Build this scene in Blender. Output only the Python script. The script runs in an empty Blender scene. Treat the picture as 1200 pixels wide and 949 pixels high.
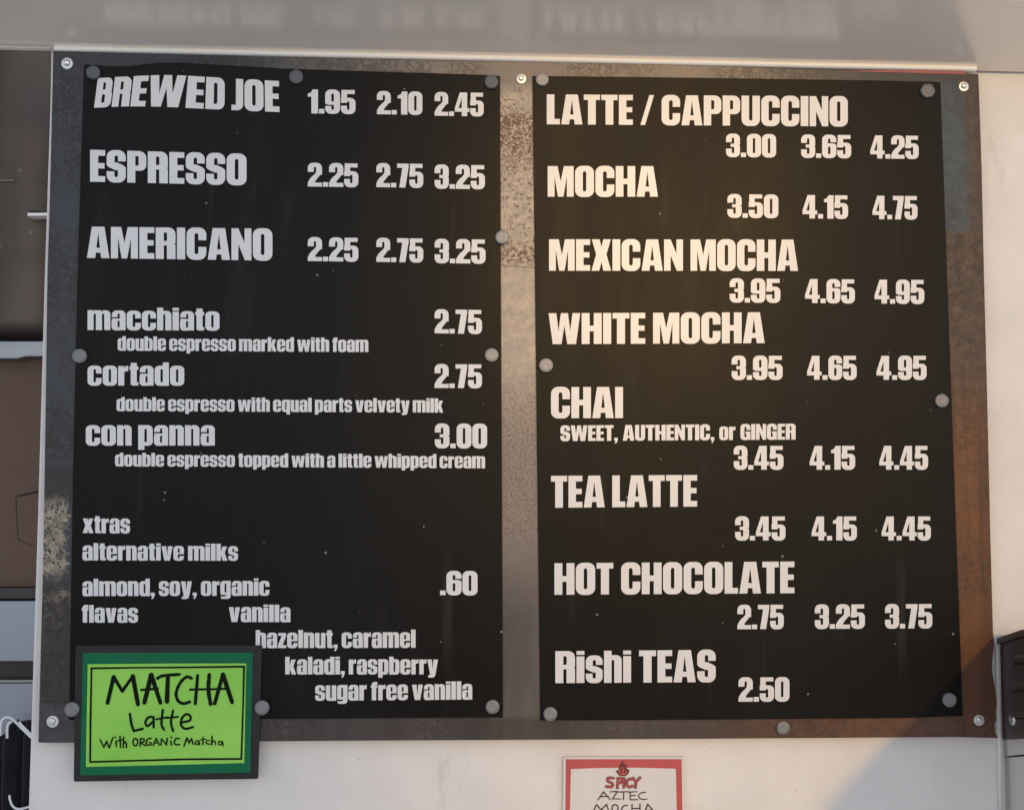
import bpy, bmesh, math, random
from mathutils import Vector, Matrix, Euler
from mathutils.geometry import delaunay_2d_cdt
random.seed(7)
SC = bpy.context.scene
COL = SC.collection

# ------------------------------------------------------------------ camera
ORG = Vector((-0.6, 0.0, 1.45))                 # lower left corner of the steel board
FPX = 1500.0
CAM_LOC = ORG + Vector((0.488061, -1.6204, 0.310085))
CAM_ROT = Euler((1.637699, -0.002656, -0.057811), 'XYZ')
cd = bpy.data.cameras.new('camera'); cam = bpy.data.objects.new('camera', cd); COL.objects.link(cam)
cam.location = CAM_LOC; cam.rotation_euler = CAM_ROT
cd.sensor_width = 36.0; cd.sensor_fit = 'HORIZONTAL'; cd.lens = FPX * 36.0 / 1200.0
cd.clip_start = 0.05; cd.clip_end = 500
SC.camera = cam
SC.render.resolution_x = 1024; SC.render.resolution_y = 809

# ------------------------------------------------------------------ sky and sun
SUN = Vector((0.15, -1.0, 0.20)).normalized()   # towards the sun
EL = math.asin(SUN.z); AZ = math.atan2(SUN.x, SUN.y)
w = bpy.data.worlds.new('World'); SC.world = w; w.use_nodes = True
wn = w.node_tree; wn.nodes.clear()
sky = wn.nodes.new('ShaderNodeTexSky'); sky.sky_type = 'NISHITA'; sky.sun_disc = False
sky.sun_elevation = EL; sky.sun_rotation = AZ; sky.dust_density = 0.0; sky.ozone_density = 2.0
hs = wn.nodes.new('ShaderNodeHueSaturation'); hs.inputs['Saturation'].default_value = 0.55
bg = wn.nodes.new('ShaderNodeBackground'); bg.inputs['Strength'].default_value = 0.15
wo = wn.nodes.new('ShaderNodeOutputWorld')
wn.links.new(sky.outputs[0], hs.inputs['Color']); wb = wn.nodes.new('ShaderNodeMix'); wb.data_type = 'RGBA'; wb.blend_type = 'MULTIPLY'; wb.inputs[0].default_value = 1.0
wb.inputs[7].default_value = (1.05, 0.96, 0.95, 1)
wn.links.new(hs.outputs[0], wb.inputs[6]); wn.links.new(wb.outputs[2], bg.inputs['Color'])
wn.links.new(bg.outputs[0], wo.inputs['Surface'])
sl = bpy.data.lights.new('sun', 'SUN'); sl.energy = 0.58; sl.angle = math.radians(1.25); sl.color = (1.0, 0.57, 0.12)
so = bpy.data.objects.new('sun', sl); COL.objects.link(so)
so.rotation_euler = (-SUN).to_track_quat('-Z', 'Y').to_euler(); so.location = (2, -6, 4)
vs = SC.view_settings
vs.view_transform = 'Standard'; vs.look = 'None'; vs.gamma = 1.0; vs.use_curve_mapping = False
vs.exposure = 0.82

# ------------------------------------------------------------------ geometry helpers
RM = CAM_ROT.to_matrix()
def ray(px, py):
    return RM @ Vector(((px - 600.0) / FPX, (474.5 - py) / FPX, -1.0))
def at(px, py, Y=0.0):
    """photo pixel -> point on the vertical plane y = Y (board frame, metres)"""
    d = ray(px, py); t = (Y - CAM_LOC.y) / d.y
    return CAM_LOC + d * t
def on_x(px, py, X):
    d = ray(px, py); t = (X - CAM_LOC.x) / d.x
    return CAM_LOC + d * t
def on_z(px, py, Z):
    d = ray(px, py); t = (Z - CAM_LOC.z) / d.z
    return CAM_LOC + d * t

def tag(o, label=None, cat=None, group=None, kind=None):
    if label: o['label'] = label
    if cat: o['category'] = cat
    if group: o['group'] = group
    if kind: o['kind'] = kind
    return o
def empty(name, loc, label, cat, group=None):
    o = bpy.data.objects.new(name, None); COL.objects.link(o); o.location = loc
    o.empty_display_size = 0.05
    return tag(o, label, cat, group)
def wloc(o):
    v = Vector((0, 0, 0))
    while o is not None:
        v += o.location; o = o.parent
    return v
def mesh_obj(name, verts, faces, mat, parent=None, origin=None, smooth=False, recalc=True):
    """verts in world space; parented parts keep their origin at the parent's"""
    base = wloc(parent) if parent else (Vector(origin) if origin is not None else Vector((0, 0, 0)))
    me = bpy.data.meshes.new(name)
    me.from_pydata([tuple(Vector(v) - base) for v in verts], [], faces)
    if recalc:
        bm = bmesh.new(); bm.from_mesh(me)
        bmesh.ops.recalc_face_normals(bm, faces=bm.faces); bm.to_mesh(me); bm.free()
    me.materials.append(mat)
    if smooth:
        for p in me.polygons: p.use_smooth = True
    o = bpy.data.objects.new(name, me); COL.objects.link(o)
    if parent: o.parent = parent
    else: o.location = base
    return o
def bevel(o, wd, seg=2):
    m = o.modifiers.new('bevel', 'BEVEL'); m.width = wd; m.segments = seg; m.limit_method = 'ANGLE'
    return o

def box_vf(x0, y0, z0, x1, y1, z1):
    v = [(x0,y0,z0),(x1,y0,z0),(x1,y1,z0),(x0,y1,z0),(x0,y0,z1),(x1,y0,z1),(x1,y1,z1),(x0,y1,z1)]
    f = [(0,3,2,1),(4,5,6,7),(0,1,5,4),(1,2,6,5),(2,3,7,6),(3,0,4,7)]
    return v, f
def slab(pts, t):
    """outline of world points (facing -y) with thickness t backwards"""
    n = len(pts)
    v = [Vector(p) for p in pts] + [Vector(p) + Vector((0, t, 0)) for p in pts]
    f = [tuple(range(n)), tuple(range(2*n-1, n-1, -1))]
    for i in range(n):
        j = (i+1) % n; f.append((i, j, n+j, n+i))
    return v, f
def px_slab(name, pix, Y, t, mat, parent=None, origin=None):
    v, f = slab([at(x, y, Y) for x, y in pix], t)
    return mesh_obj(name, v, f, mat, parent, origin)
def tube_vf(path, r, n=10, off=0):
    vs_, fs = [], []
    pts = [Vector(p) for p in path]
    for i, p in enumerate(pts):
        d = (pts[min(i+1, len(pts)-1)] - pts[max(i-1, 0)]).normalized()
        a = d.cross(Vector((0, 1, 0)));
        if a.length < 1e-4: a = d.cross(Vector((1, 0, 0)))
        a.normalize(); b = d.cross(a)
        for k in range(n):
            t = 2*math.pi*k/n
            vs_.append(p + (a*math.cos(t) + b*math.sin(t))*r)
    for i in range(len(pts)-1):
        for k in range(n):
            k2 = (k+1) % n
            fs.append((off+i*n+k, off+i*n+k2, off+(i+1)*n+k2, off+(i+1)*n+k))
    fs.append(tuple(off+k for k in range(n))); fs.append(tuple(off+(len(pts)-1)*n+k for k in reversed(range(n))))
    return vs_, fs
def smooth_path(pts, n=6):
    out = []
    P = [Vector(p) for p in pts]; P = [2*P[0]-P[1]] + P + [2*P[-1]-P[-2]]
    for i in range(1, len(P)-2):
        p0, p1, p2, p3 = P[i-1], P[i], P[i+1], P[i+2]
        for k in range(n):
            t = k/n
            out.append(0.5*((2*p1)+(p2-p0)*t+(2*p0-5*p1+4*p2-p3)*t*t+(3*p1-p0-3*p2+p3)*t**3))
    out.append(P[-2]); return out
def lathe_vf(c, prof, n=32, jag=None):
    """revolve (radius, y offset) profile round the -y axis at point c"""
    vs_, fs = [], []
    for (r, dy) in prof:
        for k in range(n):
            a = 2*math.pi*k/n; rr = r*(jag[k] if jag else 1)
            vs_.append(Vector((c[0]+rr*math.cos(a), c[1]+dy, c[2]+rr*math.sin(a))))
    for i in range(len(prof)-1):
        for k in range(n):
            k2 = (k+1) % n; fs.append((i*n+k, i*n+k2, (i+1)*n+k2, (i+1)*n+k))
    fs.append(tuple(range(n))); fs.append(tuple((len(prof)-1)*n+k for k in reversed(range(n))))
    return vs_, fs

# ------------------------------------------------------------------ shader helpers
class G:
    def __init__(s, name):
        s.m = bpy.data.materials.new(name); s.m.use_nodes = True
        s.t = s.m.node_tree; s.t.nodes.clear()
        s.out = s.t.nodes.new('ShaderNodeOutputMaterial')
        s.b = s.t.nodes.new('ShaderNodeBsdfPrincipled'); s.t.links.new(s.b.outputs[0], s.out.inputs[0])
        tc = s.t.nodes.new('ShaderNodeTexCoord'); s.co = tc.outputs['Object']
        sep = s.t.nodes.new('ShaderNodeSeparateXYZ'); s.t.links.new(s.co, sep.inputs[0])
        s.x, s.y, s.z = sep.outputs
    def put(s, sock, v):
        if isinstance(v, bpy.types.NodeSocket): s.t.links.new(v, sock)
        elif isinstance(v, (tuple, list)): sock.default_value = tuple(v) + ((1,) if len(v) == 3 and sock.type == 'RGBA' else ())
        else: sock.default_value = v
    def math(s, op, a, b=0.0, clamp=False):
        n = s.t.nodes.new('ShaderNodeMath'); n.operation = op; n.use_clamp = clamp
        s.put(n.inputs[0], a); s.put(n.inputs[1], b); return n.outputs[0]
    def add(s, a, b): return s.math('ADD', a, b)
    def mul(s, a, b): return s.math('MULTIPLY', a, b)
    def ss(s, v, e0, e1, o0=0.0, o1=1.0):
        n = s.t.nodes.new('ShaderNodeMapRange'); n.interpolation_type = 'SMOOTHSTEP'; n.clamp = True
        s.put(n.inputs['Value'], v)
        if e0 <= e1: a = (e0, e1, o0, o1)
        else: a = (e1, e0, o1, o0)
        for k, q in zip(('From Min', 'From Max', 'To Min', 'To Max'), a): n.inputs[k].default_value = q
        return n.outputs[0]
    def noise(s, scale, detail=4, rough=0.6, stretch=None, dist=0.0, off=(0,0,0)):
        c = s.co
        if stretch or any(off):
            mp = s.t.nodes.new('ShaderNodeMapping'); s.t.links.new(s.co, mp.inputs[0])
            mp.inputs['Scale'].default_value = stretch or (1,1,1); mp.inputs['Location'].default_value = off; c = mp.outputs[0]
        n = s.t.nodes.new('ShaderNodeTexNoise'); s.t.links.new(c, n.inputs['Vector'])
        n.inputs['Scale'].default_value = scale; n.inputs['Detail'].default_value = detail
        n.inputs['Roughness'].default_value = rough; n.inputs['Distortion'].default_value = dist
        return n.outputs['Fac']
    def voro(s, scale, stretch=None, rnd=1.0, feature='F1'):
        c = s.co
        if stretch:
            mp = s.t.nodes.new('ShaderNodeMapping'); s.t.links.new(s.co, mp.inputs[0])
            mp.inputs['Scale'].default_value = stretch; c = mp.outputs[0]
        n = s.t.nodes.new('ShaderNodeTexVoronoi'); n.feature = feature; s.t.links.new(c, n.inputs['Vector'])
        n.inputs['Scale'].default_value = scale; n.inputs['Randomness'].default_value = rnd
        return n.outputs['Distance'], n.outputs['Color']
    def mix(s, f, a, b):
        n = s.t.nodes.new('ShaderNodeMix'); n.data_type = 'RGBA'
        s.put(n.inputs[0], f); s.put(n.inputs[6], a); s.put(n.inputs[7], b); return n.outputs[2]
    def bump(s, h, strength=0.3, dist=0.001):
        n = s.t.nodes.new('ShaderNodeBump'); n.inputs['Strength'].default_value = strength
        n.inputs['Distance'].default_value = dist; s.put(n.inputs['Height'], h)
        s.t.links.new(n.outputs[0], s.b.inputs['Normal'])
    def set(s, **k):
        for a, v in k.items(): s.put(s.b.inputs[{'color':'Base Color','rough':'Roughness','metal':'Metallic',
                 'spec':'Specular IOR Level','aniso':'Anisotropic','coat':'Coat Weight','sheen':'Sheen Weight'}[a]], v)
        return s
def lx(px, py=475): return (at(px, py) - ORG).x     # board-local metres from photo pixels
def lz(py, px=600): return (at(px, py) - ORG).z

def simple(name, col, rough=0.6, metal=0.0, var=0.12, scale=60, bump=0.15, spec=0.5):
    g = G(name); n = g.noise(scale)
    c0 = tuple(c*(1-var) for c in col); c1 = tuple(min(1, c*(1+var)) for c in col)
    g.set(color=g.mix(n, c0, c1), rough=rough, metal=metal, spec=spec)
    if bump: g.bump(n, bump, 0.0006)
    return g.m

# ---- white painted wall
g = G('white_paint')
n1 = g.noise(9, 5, .6); n2 = g.noise(140, 3, .6); n3 = g.noise(26, 6, .7, (1, 1, .25))
c = g.mix(g.ss(n1, .3, .7), (.71, .675, .64), (.78, .742, .705))
c = g.mix(g.mul(g.ss(n3, .60, .74), .35), c, (.50, .46, .42))
vd, vc = g.voro(55)
c = g.mix(g.mul(g.ss(vd, .07, .03), g.ss(g.noise(18, 2), .58, .66)), c, (.30, .27, .25))
g.set(color=c, rough=.55, spec=.35); g.bump(g.add(g.mul(n2, .5), n3), .35, .0012)
M_WALL = g.m
M_TRIM = simple('glossy_white_paint', (.93, .91, .87), .22, 0, .02, 30, .05)

# ---- rusty steel plate (local board coordinates)
g = G('weathered_steel')
nw = g.noise(22, 5, .65); nf = g.noise(170, 4, .7); nm = g.noise(70, 5, .7, None, .6)
ns = g.noise(12, 4, .6, (1, 1, .15)); nbig = g.noise(6, 3, .5); ng = g.noise(330, 2, .6)
nv = g.noise(95, 3, .6, None, .9, (2, 1, 7)); vein = g.ss(g.math('ABSOLUTE', g.math('SUBTRACT', nv, .5)), .085, .03)
nv2 = g.noise(150, 2, .55, None, .5, (9, 4, 1)); worm = g.ss(g.math('ABSOLUTE', g.math('SUBTRACT', nv2, .5)), .07, .035)
X = g.add(g.x, g.mul(g.math('SUBTRACT', nw, .5), .012)); Z = g.add(g.z, g.mul(g.math('SUBTRACT', nw, .5), .03))
def band(v, a, b, s_): return g.mul(g.ss(v, a-s_, a+s_), g.ss(v, b+s_, b-s_))
mill = g.mix(g.ss(nm, .35, .7), (.040, .044, .053), (.058, .063, .075))
mill = g.mix(g.mul(g.ss(ng, .52, .64), .55), mill, (.026, .027, .031))
mill = g.mix(g.mul(g.mul(vein, g.ss(nbig, .46, .58)), .55), mill, (.024, .023, .025))
col = mill
# top strip and the middle bar: bare, ground steel, pale tones partly painted warm reflected light
top = g.mul(g.ss(g.z, lz(96), lz(88)), g.ss(X, lx(230), lx(520)))
top = g.mul(top, g.ss(X, lx(1060), lx(820)))
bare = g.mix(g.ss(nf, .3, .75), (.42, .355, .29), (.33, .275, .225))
dull = g.mix(g.ss(nm, .3, .7), (.185, .160, .145), (.245, .212, .19))
col = g.mix(top, col, dull)
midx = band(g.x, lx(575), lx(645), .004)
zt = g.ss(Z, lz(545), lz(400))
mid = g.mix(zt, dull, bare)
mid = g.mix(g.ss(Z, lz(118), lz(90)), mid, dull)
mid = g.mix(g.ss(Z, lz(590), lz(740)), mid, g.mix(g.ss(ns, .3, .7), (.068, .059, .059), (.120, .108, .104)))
speck = g.ss(nf, .53, .60)
r1 = g.mul(g.mul(g.ss(Z, lz(225), lz(165)), g.ss(Z, lz(118), lz(138))), g.math('MAXIMUM', g.math('SUBTRACT', 1.0, worm), g.ss(nf, .52, .60)))
r2 = g.mul(band(Z, lz(308), lz(100), .02), g.mul(g.math('SUBTRACT', 1.0, worm), g.ss(nf, .50, .58)))
r3 = g.mul(band(Z, lz(308), lz(285), .008), g.ss(nf, .44, .56))
r4 = g.mul(band(Z, lz(640), lz(450), .03), g.ss(ng, .50, .58))
rr_ = g.math('MAXIMUM', g.math('MAXIMUM', r1, r2), g.math('MAXIMUM', r3, g.mul(r4, .6)))
mid = g.mix(g.mul(rr_, .9), mid, g.mix(g.ss(nm, .4, .6), (.070, .030, .012), (.15, .072, .034)))
mid = g.mix(g.mul(band(g.add(g.z, g.mul(g.x, .06)), lz(313)+lx(600)*.06, lz(311)+lx(600)*.06, .0008), .55), mid, (.16, .11, .08))
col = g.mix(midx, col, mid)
# bottom bar
bot = g.ss(g.z, lz(846), lz(851))
botc = g.mix(g.ss(ns, .3, .7), (.040, .032, .031), (.078, .064, .062))
botc = g.mix(g.mul(g.ss(nf, .55, .66), .5), botc, (.045, .035, .032))
botr = g.mix(g.ss(nm, .3, .7), (.13, .060, .034), (.085, .042, .028))
botc = g.mix(g.ss(X, lx(780), lx(960)), botc, botr)
bot2 = g.mul(g.ss(g.z, lz(836), lz(845)), g.ss(X, lx(100), lx(230)))
col = g.mix(g.math('MAXIMUM', bot, bot2), col, botc)
# right bar
rx_ = g.ss(g.x, lx(1098, 300), lx(1102, 300))
rust = g.mix(g.ss(g.noise(30, 5, .6, (1, 1, .12)), .3, .7), (.158, .062, .024), (.098, .038, .016))
rust = g.mix(g.mul(g.ss(nf, .56, .68), .35), rust, (.06, .03, .02))
blue = g.mix(g.ss(ns, .35, .65), (.052, .074, .092), (.036, .050, .064))
edge = g.add(g.mul(g.math('SUBTRACT', g.x, lx(1120, 100)), 1.0), g.mul(g.math('SUBTRACT', g.z, lz(100)), .022))
blue = g.mix(g.ss(g.add(edge, g.mul(g.math('SUBTRACT', nw, .5), .02)), .004, .018), blue, (.060, .042, .038))
brown = g.mix(g.ss(nm, .3, .7), (.080, .055, .042), (.052, .036, .029))
rc = g.mix(g.ss(Z, lz(400), lz(520)), brown, rust)
rc = g.mix(g.mul(g.ss(edge, .000, .03), .45), rc, (.055, .032, .024))
rc = g.mix(g.ss(g.add(g.z, g.mul(g.math('SUBTRACT', nw, .5), .006)), lz(273, 1120), lz(269, 1120)), rc, blue)
rc = g.mix(g.mul(g.ss(g.z, lz(740), lz(790)), .4), rc, (.060, .036, .032))  # lower end darkened: the cast shadow is painted into the rust
rc = g.mix(g.mul(g.ss(g.z, lz(98, 1120), lz(92, 1120)), .75), rc, (.05, .045, .046))
col = g.mix(g.mul(rx_, g.ss(g.z, lz(862), lz(840))), col, rc)
# left bar: blotches, a pale crust, dark brown below
lb = g.ss(g.x, lx(105, 700), lx(95, 700))
d1 = g.mul(g.math('MAXIMUM', band(Z, lz(245), lz(150), .025), band(Z, lz(400), lz(335), .018)), g.ss(nm, .50, .62))
col = g.mix(g.mul(g.mul(lb, d1), .55), col, (.032, .028, .028))
d2 = g.mul(band(Z, lz(590), lz(552), .006), g.ss(nm, .30, .42))
col = g.mix(g.mul(g.mul(lb, d2), .8), col, (.034, .026, .024))
d3 = g.ss(Z, lz(655), lz(720))
col = g.mix(g.mul(lb, g.mul(d3, .9)), col, g.mix(g.ss(nm, .3, .7), (.026, .020, .018), (.062, .049, .043)))
cr = g.mul(band(Z, lz(672), lz(590), .010), g.ss(g.add(g.x, g.mul(g.math('SUBTRACT', nm, .5), .05)), lx(80, 640), lx(74, 640)))
cr2 = g.mul(band(Z, lz(720), lz(590), .03), lb)
crm = g.math('MAXIMUM', g.mul(cr, g.math('MAXIMUM', worm, vein)), g.mul(cr2, g.mul(worm, g.ss(nm, .5, .6))))
col = g.mix(g.mul(crm, .9), col, g.mix(g.ss(nm, .35, .65), (.40, .34, .255), (.22, .17, .11)))
d4 = g.mul(lb, g.ss(g.z, lz(820, 60), lz(824, 60)))
col = g.mix(d4, col, g.mix(g.ss(nm, .3, .7), (.042, .039, .043), (.075, .069, .073)))
seam = g.mul(lb, band(g.z, lz(823, 60), lz(821, 60), .0008))
col = g.mix(g.mul(seam, .8), col, (.02, .018, .018))
grime = g.mul(g.math('MAXIMUM', g.mul(vein, g.ss(nbig, .44, .56)), g.mul(g.ss(ng, .56, .64), g.ss(nw, .40, .56))), g.ss(g.math('ABSOLUTE', g.math('SUBTRACT', g.x, lx(610))), .03, .05))
col = g.mix(g.mul(grime, .50), col, (.028, .019, .015))
runs = g.mul(g.ss(g.noise(60, 3, .6, (1, 1, .05), .2), .54, .66), g.ss(g.x, lx(1090), lx(1105)))
col = g.mix(g.mul(runs, .40), col, (.040, .022, .014))
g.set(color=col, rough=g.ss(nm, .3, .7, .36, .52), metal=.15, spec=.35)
g.bump(g.add(nf, g.mul(crm, .8)), .35, .0008)
M_PLATE = g.m
M_PLATE_DATA = None

# ---- black panels
g = G('black_vinyl_sheet')
n = g.noise(5, 4, .6, (1, 1, .35)); nf = g.noise(240, 2, .5)
c = g.mix(g.ss(n, .35, .7), (.0048, .0044, .0043), (.0080, .0073, .0070))
vd, vc = g.voro(30)
sc_ = g.mul(g.ss(vd, .060, .035), g.ss(g.noise(9, 2, .5), .52, .56))
vd2, _ = g.voro(75, (1, 1, .6))
sc2 = g.mul(g.ss(vd2, .09, .05), g.ss(g.noise(14, 3, .6, None, 0, (3, 5, 7)), .58, .62))
sc3 = g.mul(g.ss(g.math('ABSOLUTE', g.math('SUBTRACT', g.noise(13, 2, .4, (1, 1, .12), .4, (5, 2, 8)), .5)), .0035, .0015), g.ss(g.noise(6, 3, .5, None, 0, (1, 8, 3)), .60, .66))
c = g.mix(g.mul(g.math('MAXIMUM', sc_, sc2), .7), c, (.33, .31, .28))
sm = g.mul(g.ss(g.noise(40, 3, .5, (1, 1, .04)), .60, .75), g.ss(g.noise(4, 2), .5, .65))
smw = g.mul(g.ss(g.noise(16, 4, .6, (1, 1, .18), .5, (4, 0, 2)), .55, .75), g.ss(g.noise(3, 2, .5, None, 0, (7, 1, 1)), .42, .62))
c = g.mix(g.mul(sm, .16), c, (.12, .11, .10))
c = g.mix(g.mul(smw, .055), c, (.16, .145, .125))
g.set(color=c, rough=g.ss(n, .3, .7, .31, .39), spec=.105)
g.bump(g.noise(7, 3, .5), .25, .004)
M_BLACK = g.m
M_TEXT = simple('white_vinyl_lettering', (.695, .68, .67), .32, 0, .06, 25, .05, .65)
g = G('grey_magnet_paint')
n = g.noise(90, 4); n2 = g.noise(300, 2)
g.set(color=g.mix(g.ss(n, .35, .7), (.16, .163, .17), (.215, .215, .218)), rough=.45, spec=.5, metal=.2); g.bump(n2, .15, .0004)
M_MAG = g.m
M_MAG_LIT = simple('lit_grey_magnet_paint', (.27, .262, .25), .42, .2, .15, 90)  # lit copy of the magnet grey, sun gloss put into the colour
M_MAG_SHADED = simple('shaded_grey_magnet_paint', (.098, .104, .118), .5, .15, .15, 90)  # darker copy for the top magnets, shading from their tilt put into the colour
M_MAGD = simple('dark_grey_magnet', (.14, .138, .145), .5, .1, .2, 90)
M_ZINC = simple('zinc_screw', (.72, .72, .72), .28, .85, .1, 150, .1)
M_WASH = simple('washer_steel', (.62, .62, .61), .35, .6, .1, 150, .1)

# ---- stainless steels
def steel(name, col, rough, var=.12, stretch=(1, 40, 40), scale=8, aniso=0.0, metal=1.0, bmp=.06):
    g = G(name); n = g.noise(scale, 4, .6, stretch); n2 = g.noise(5, 4)
    c = g.mix(n, tuple(a*(1-var) for a in col), tuple(min(1, a*(1+var)) for a in col))
    c = g.mix(g.mul(g.ss(n2, .5, .75), .25), c, tuple(a*.72 for a in col))
    g.set(color=c, rough=g.ss(n2, .3, .7, rough*.9, rough*1.12), metal=metal, aniso=aniso)
    g.bump(n, bmp, .0005); return g.m
M_SOFFIT = steel('brushed_soffit_steel', (.93, .835, .715), .17, .05, (1.5, 200, 200), 5, metal=0.1, bmp=.14)
M_SOFFIT.node_tree.nodes['Principled BSDF'].inputs['Specular IOR Level'].default_value = .9
M_HOOD = steel('dull_hood_steel', (.098, .080, .068), .46, .10, (1, 30, 60), 6)
M_LIP = steel('bright_steel_lip', (.27, .285, .31), .42)
M_CAB = steel('brushed_cabinet_steel', (.255, .285, .345), .42, .08, (1, 20, 20), 8)
M_MACH = steel('dark_brown_steel', (.13, .105, .09), .40, .12, (20, 20, 2), 8, metal=.7)
M_MACH2 = steel('light_brushed_steel', (.74, .725, .71), .38, .10, (40, 40, 2), 6)
M_DARK = simple('dark_gap', (.012, .011, .011), .7)
M_SLOT = simple('dark_brown_enamel', (.035, .031, .030), .5)
def flecks(m, col, scale=38):
    t = m.node_tree; b = t.nodes['Principled BSDF']; src = b.inputs['Base Color'].links[0].from_socket
    tc = t.nodes.new('ShaderNodeTexCoord'); v = t.nodes.new('ShaderNodeTexVoronoi'); v.inputs['Scale'].default_value = scale
    t.links.new(tc.outputs['Object'], v.inputs['Vector'])
    r = t.nodes.new('ShaderNodeMapRange'); r.inputs['From Min'].default_value = .10; r.inputs['From Max'].default_value = .05
    t.links.new(v.outputs['Distance'], r.inputs['Value'])
    n = t.nodes.new('ShaderNodeTexNoise'); n.inputs['Scale'].default_value = 16; t.links.new(tc.outputs['Object'], n.inputs['Vector'])
    r2 = t.nodes.new('ShaderNodeMapRange'); r2.inputs['From Min'].default_value = .48; r2.inputs['From Max'].default_value = .60
    t.links.new(n.outputs['Fac'], r2.inputs['Value'])
    k = t.nodes.new('ShaderNodeMath'); k.operation = 'MULTIPLY'; t.links.new(r.outputs[0], k.inputs[0]); t.links.new(r2.outputs[0], k.inputs[1])
    x = t.nodes.new('ShaderNodeMix'); x.data_type = 'RGBA'; t.links.new(k.outputs[0], x.inputs[0]); t.links.new(src, x.inputs[6])
    x.inputs[7].default_value = col + (1,); t.links.new(x.outputs[2], b.inputs['Base Color'])
flecks(M_CAB, (.62, .64, .68)); flecks(M_HOOD, (.20, .18, .16), 25)
g = G('brown_cardboard')
n = g.noise(120, 4, .7, (1, 1, .15)); n2 = g.noise(10)
g.set(color=g.mix(g.add(g.mul(n, .6), g.mul(n2, .4)), (.125, .082, .064), (.165, .112, .088)), rough=.85, spec=.2); g.bump(n, .2, .0006)
M_CARD = g.m
M_CUT = simple('cut_line', (.022, .015, .013), .9)
g = G('black_cotton')
n = g.noise(500, 2); g.set(color=g.mix(n, (.010, .011, .014), (.018, .019, .024)), rough=.9, spec=.15, sheen=.15); g.bump(n, .3, .0006)
M_CLOTH = g.m
M_WIRE = simple('white_coated_wire', (.80, .82, .84), .3, 0, .05)
M_BACKING = simple('charcoal_magnetic_backing', (.026, .025, .026), .6, 0, .15, 120, .15, .22)
M_GREEN = simple('dark_green_paper', (.003, .135, .055), .6, 0, .10, 40, .1, .2)
g = G('lime_paper')
n = g.noise(6, 4, .6); n2 = g.noise(200, 2)
g.set(color=g.mix(g.ss(n, .3, .7), (.255, .60, .080), (.34, .70, .112)), rough=.6, spec=.25); g.bump(g.add(n, g.mul(n2, .2)), .25, .002)
M_LIME = g.m
M_INK = simple('black_marker_ink', (.006, .012, .006), .7, 0, .2, 200, .05, .08)
M_PAPER = simple('white_paper', (.70, .66, .65), .75, 0, .04, 20, .1)
M_RED = simple('red_marker_border', (.50, .085, .085), .7, 0, .15, 60, .05)
M_RINK = simple('dark_maroon_ink', (.075, .018, .018), .7, 0, .2, 90, .05)
M_BINK = simple('dark_brown_ink', (.045, .022, .020), .7, 0, .2, 90, .05)
M_TAPE = simple('red_tape_plastic', (.36, .11, .11), .6, 0, .15, 50, .05)
M_PAVE = simple('pavement_concrete', (.74, .74, .74), .9, 0, .05, 3, .3)
M_SHADE_BLOCK = simple('shade_block_render', (.6, .59, .57), .9, 0, .15, 4, .3)

# ------------------------------------------------------------------ heavy condensed lettering, drawn as outlines
def arc(cx, cy, rx, ry, a0, a1, n=7):
    return [(cx+rx*math.cos(math.radians(a0+(a1-a0)*i/n)), cy+ry*math.sin(math.radians(a0+(a1-a0)*i/n))) for i in range(n+1)]
def rr(x0, y0, x1, y1, r=0, tl=None, tr=None, br=None, bl=None, ky=1.0):
    tl, tr, br, bl = [r if q is None else q for q in (tl, tr, br, bl)]
    p = []
    def cr(cx, cy, q, a0):
        if q <= 0: p.append((cx, cy))
        else: p.extend([(x, y) for x, y in a_]) if False else None
    for (sx, sy, q, a0) in ((x1, y1, tr, 0), (x0, y1, tl, 90), (x0, y0, bl, 180), (x1, y0, br, 270)):
        if q <= 0: p.append((sx, sy)); continue
        cx = sx - q if sx == x1 else sx + q
        cy = sy - q*ky if sy == y1 else sy + q*ky
        p.extend(arc(cx, cy, q, q*ky, a0, a0+90))
    return p
def rc_(x0, y0, x1, y1): return [(x0,y0),(x1,y0),(x1,y1),(x0,y1)]
def slit(x0, y0, x1, y1, t=True, b=True):
    q = (x1-x0)/2*.96
    return rr(x0, y0, x1, y1, 0, tl=q if t else 0, tr=q if t else 0, bl=q if b else 0, br=q if b else 0, ky=1.2)
GL = {}
def gl(ch, w_, *ops): GL[ch] = (w_, ops)
P_, N_ = '+', '-'
O_ = lambda w_: rr(0, -1, w_, 101, 23, ky=.95)
gl('A', 68, (P_, [(0,0),(15,100),(53,100),(68,0),(43,0),(41,17),(27,17),(25,0)]), (N_, [(28.5,33),(39.5,33),(34,82)]))
gl('B', 61, (P_, rr(0,0,61,53,0,tr=9,br=20)), (P_, rr(0,47,59,100,0,tr=20,br=9)), (N_, rr(24,60,34,84,0,tr=4,br=4)), (N_, rr(24,16,35.5,44,0,tr=4,br=4)), (N_, [(62,49),(62,54),(56.5,51.5)]))
gl('C', 60, (P_, O_(60)), (N_, slit(24,17,36,83)), (N_, rc_(30,40,62,61)))
gl('D', 60, (P_, rr(0,0,60,100,0,tr=22,br=22)), (N_, rr(24,17,35.5,83,0,tr=6,br=6)))
gl('E', 45, (P_, rc_(0,0,24,100)), (P_, rc_(20,0,45,18)), (P_, rc_(20,82,45,100)), (P_, rc_(20,42,43,59)))
gl('G', 60, (P_, O_(60)), (N_, slit(24,17,36,83)), (N_, rc_(24,52,62,63)), (P_, rc_(31,38,60,53)), (N_, rc_(24,38,31,53)), (P_, rc_(44,0,60,30)), (N_, [(44,-2),(50,-2),(50,4),(44,0)]))
gl('H', 62, (P_, rc_(0,0,24.5,100)), (P_, rc_(37.5,0,62,100)), (P_, rc_(20,41,42,59)))
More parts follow.
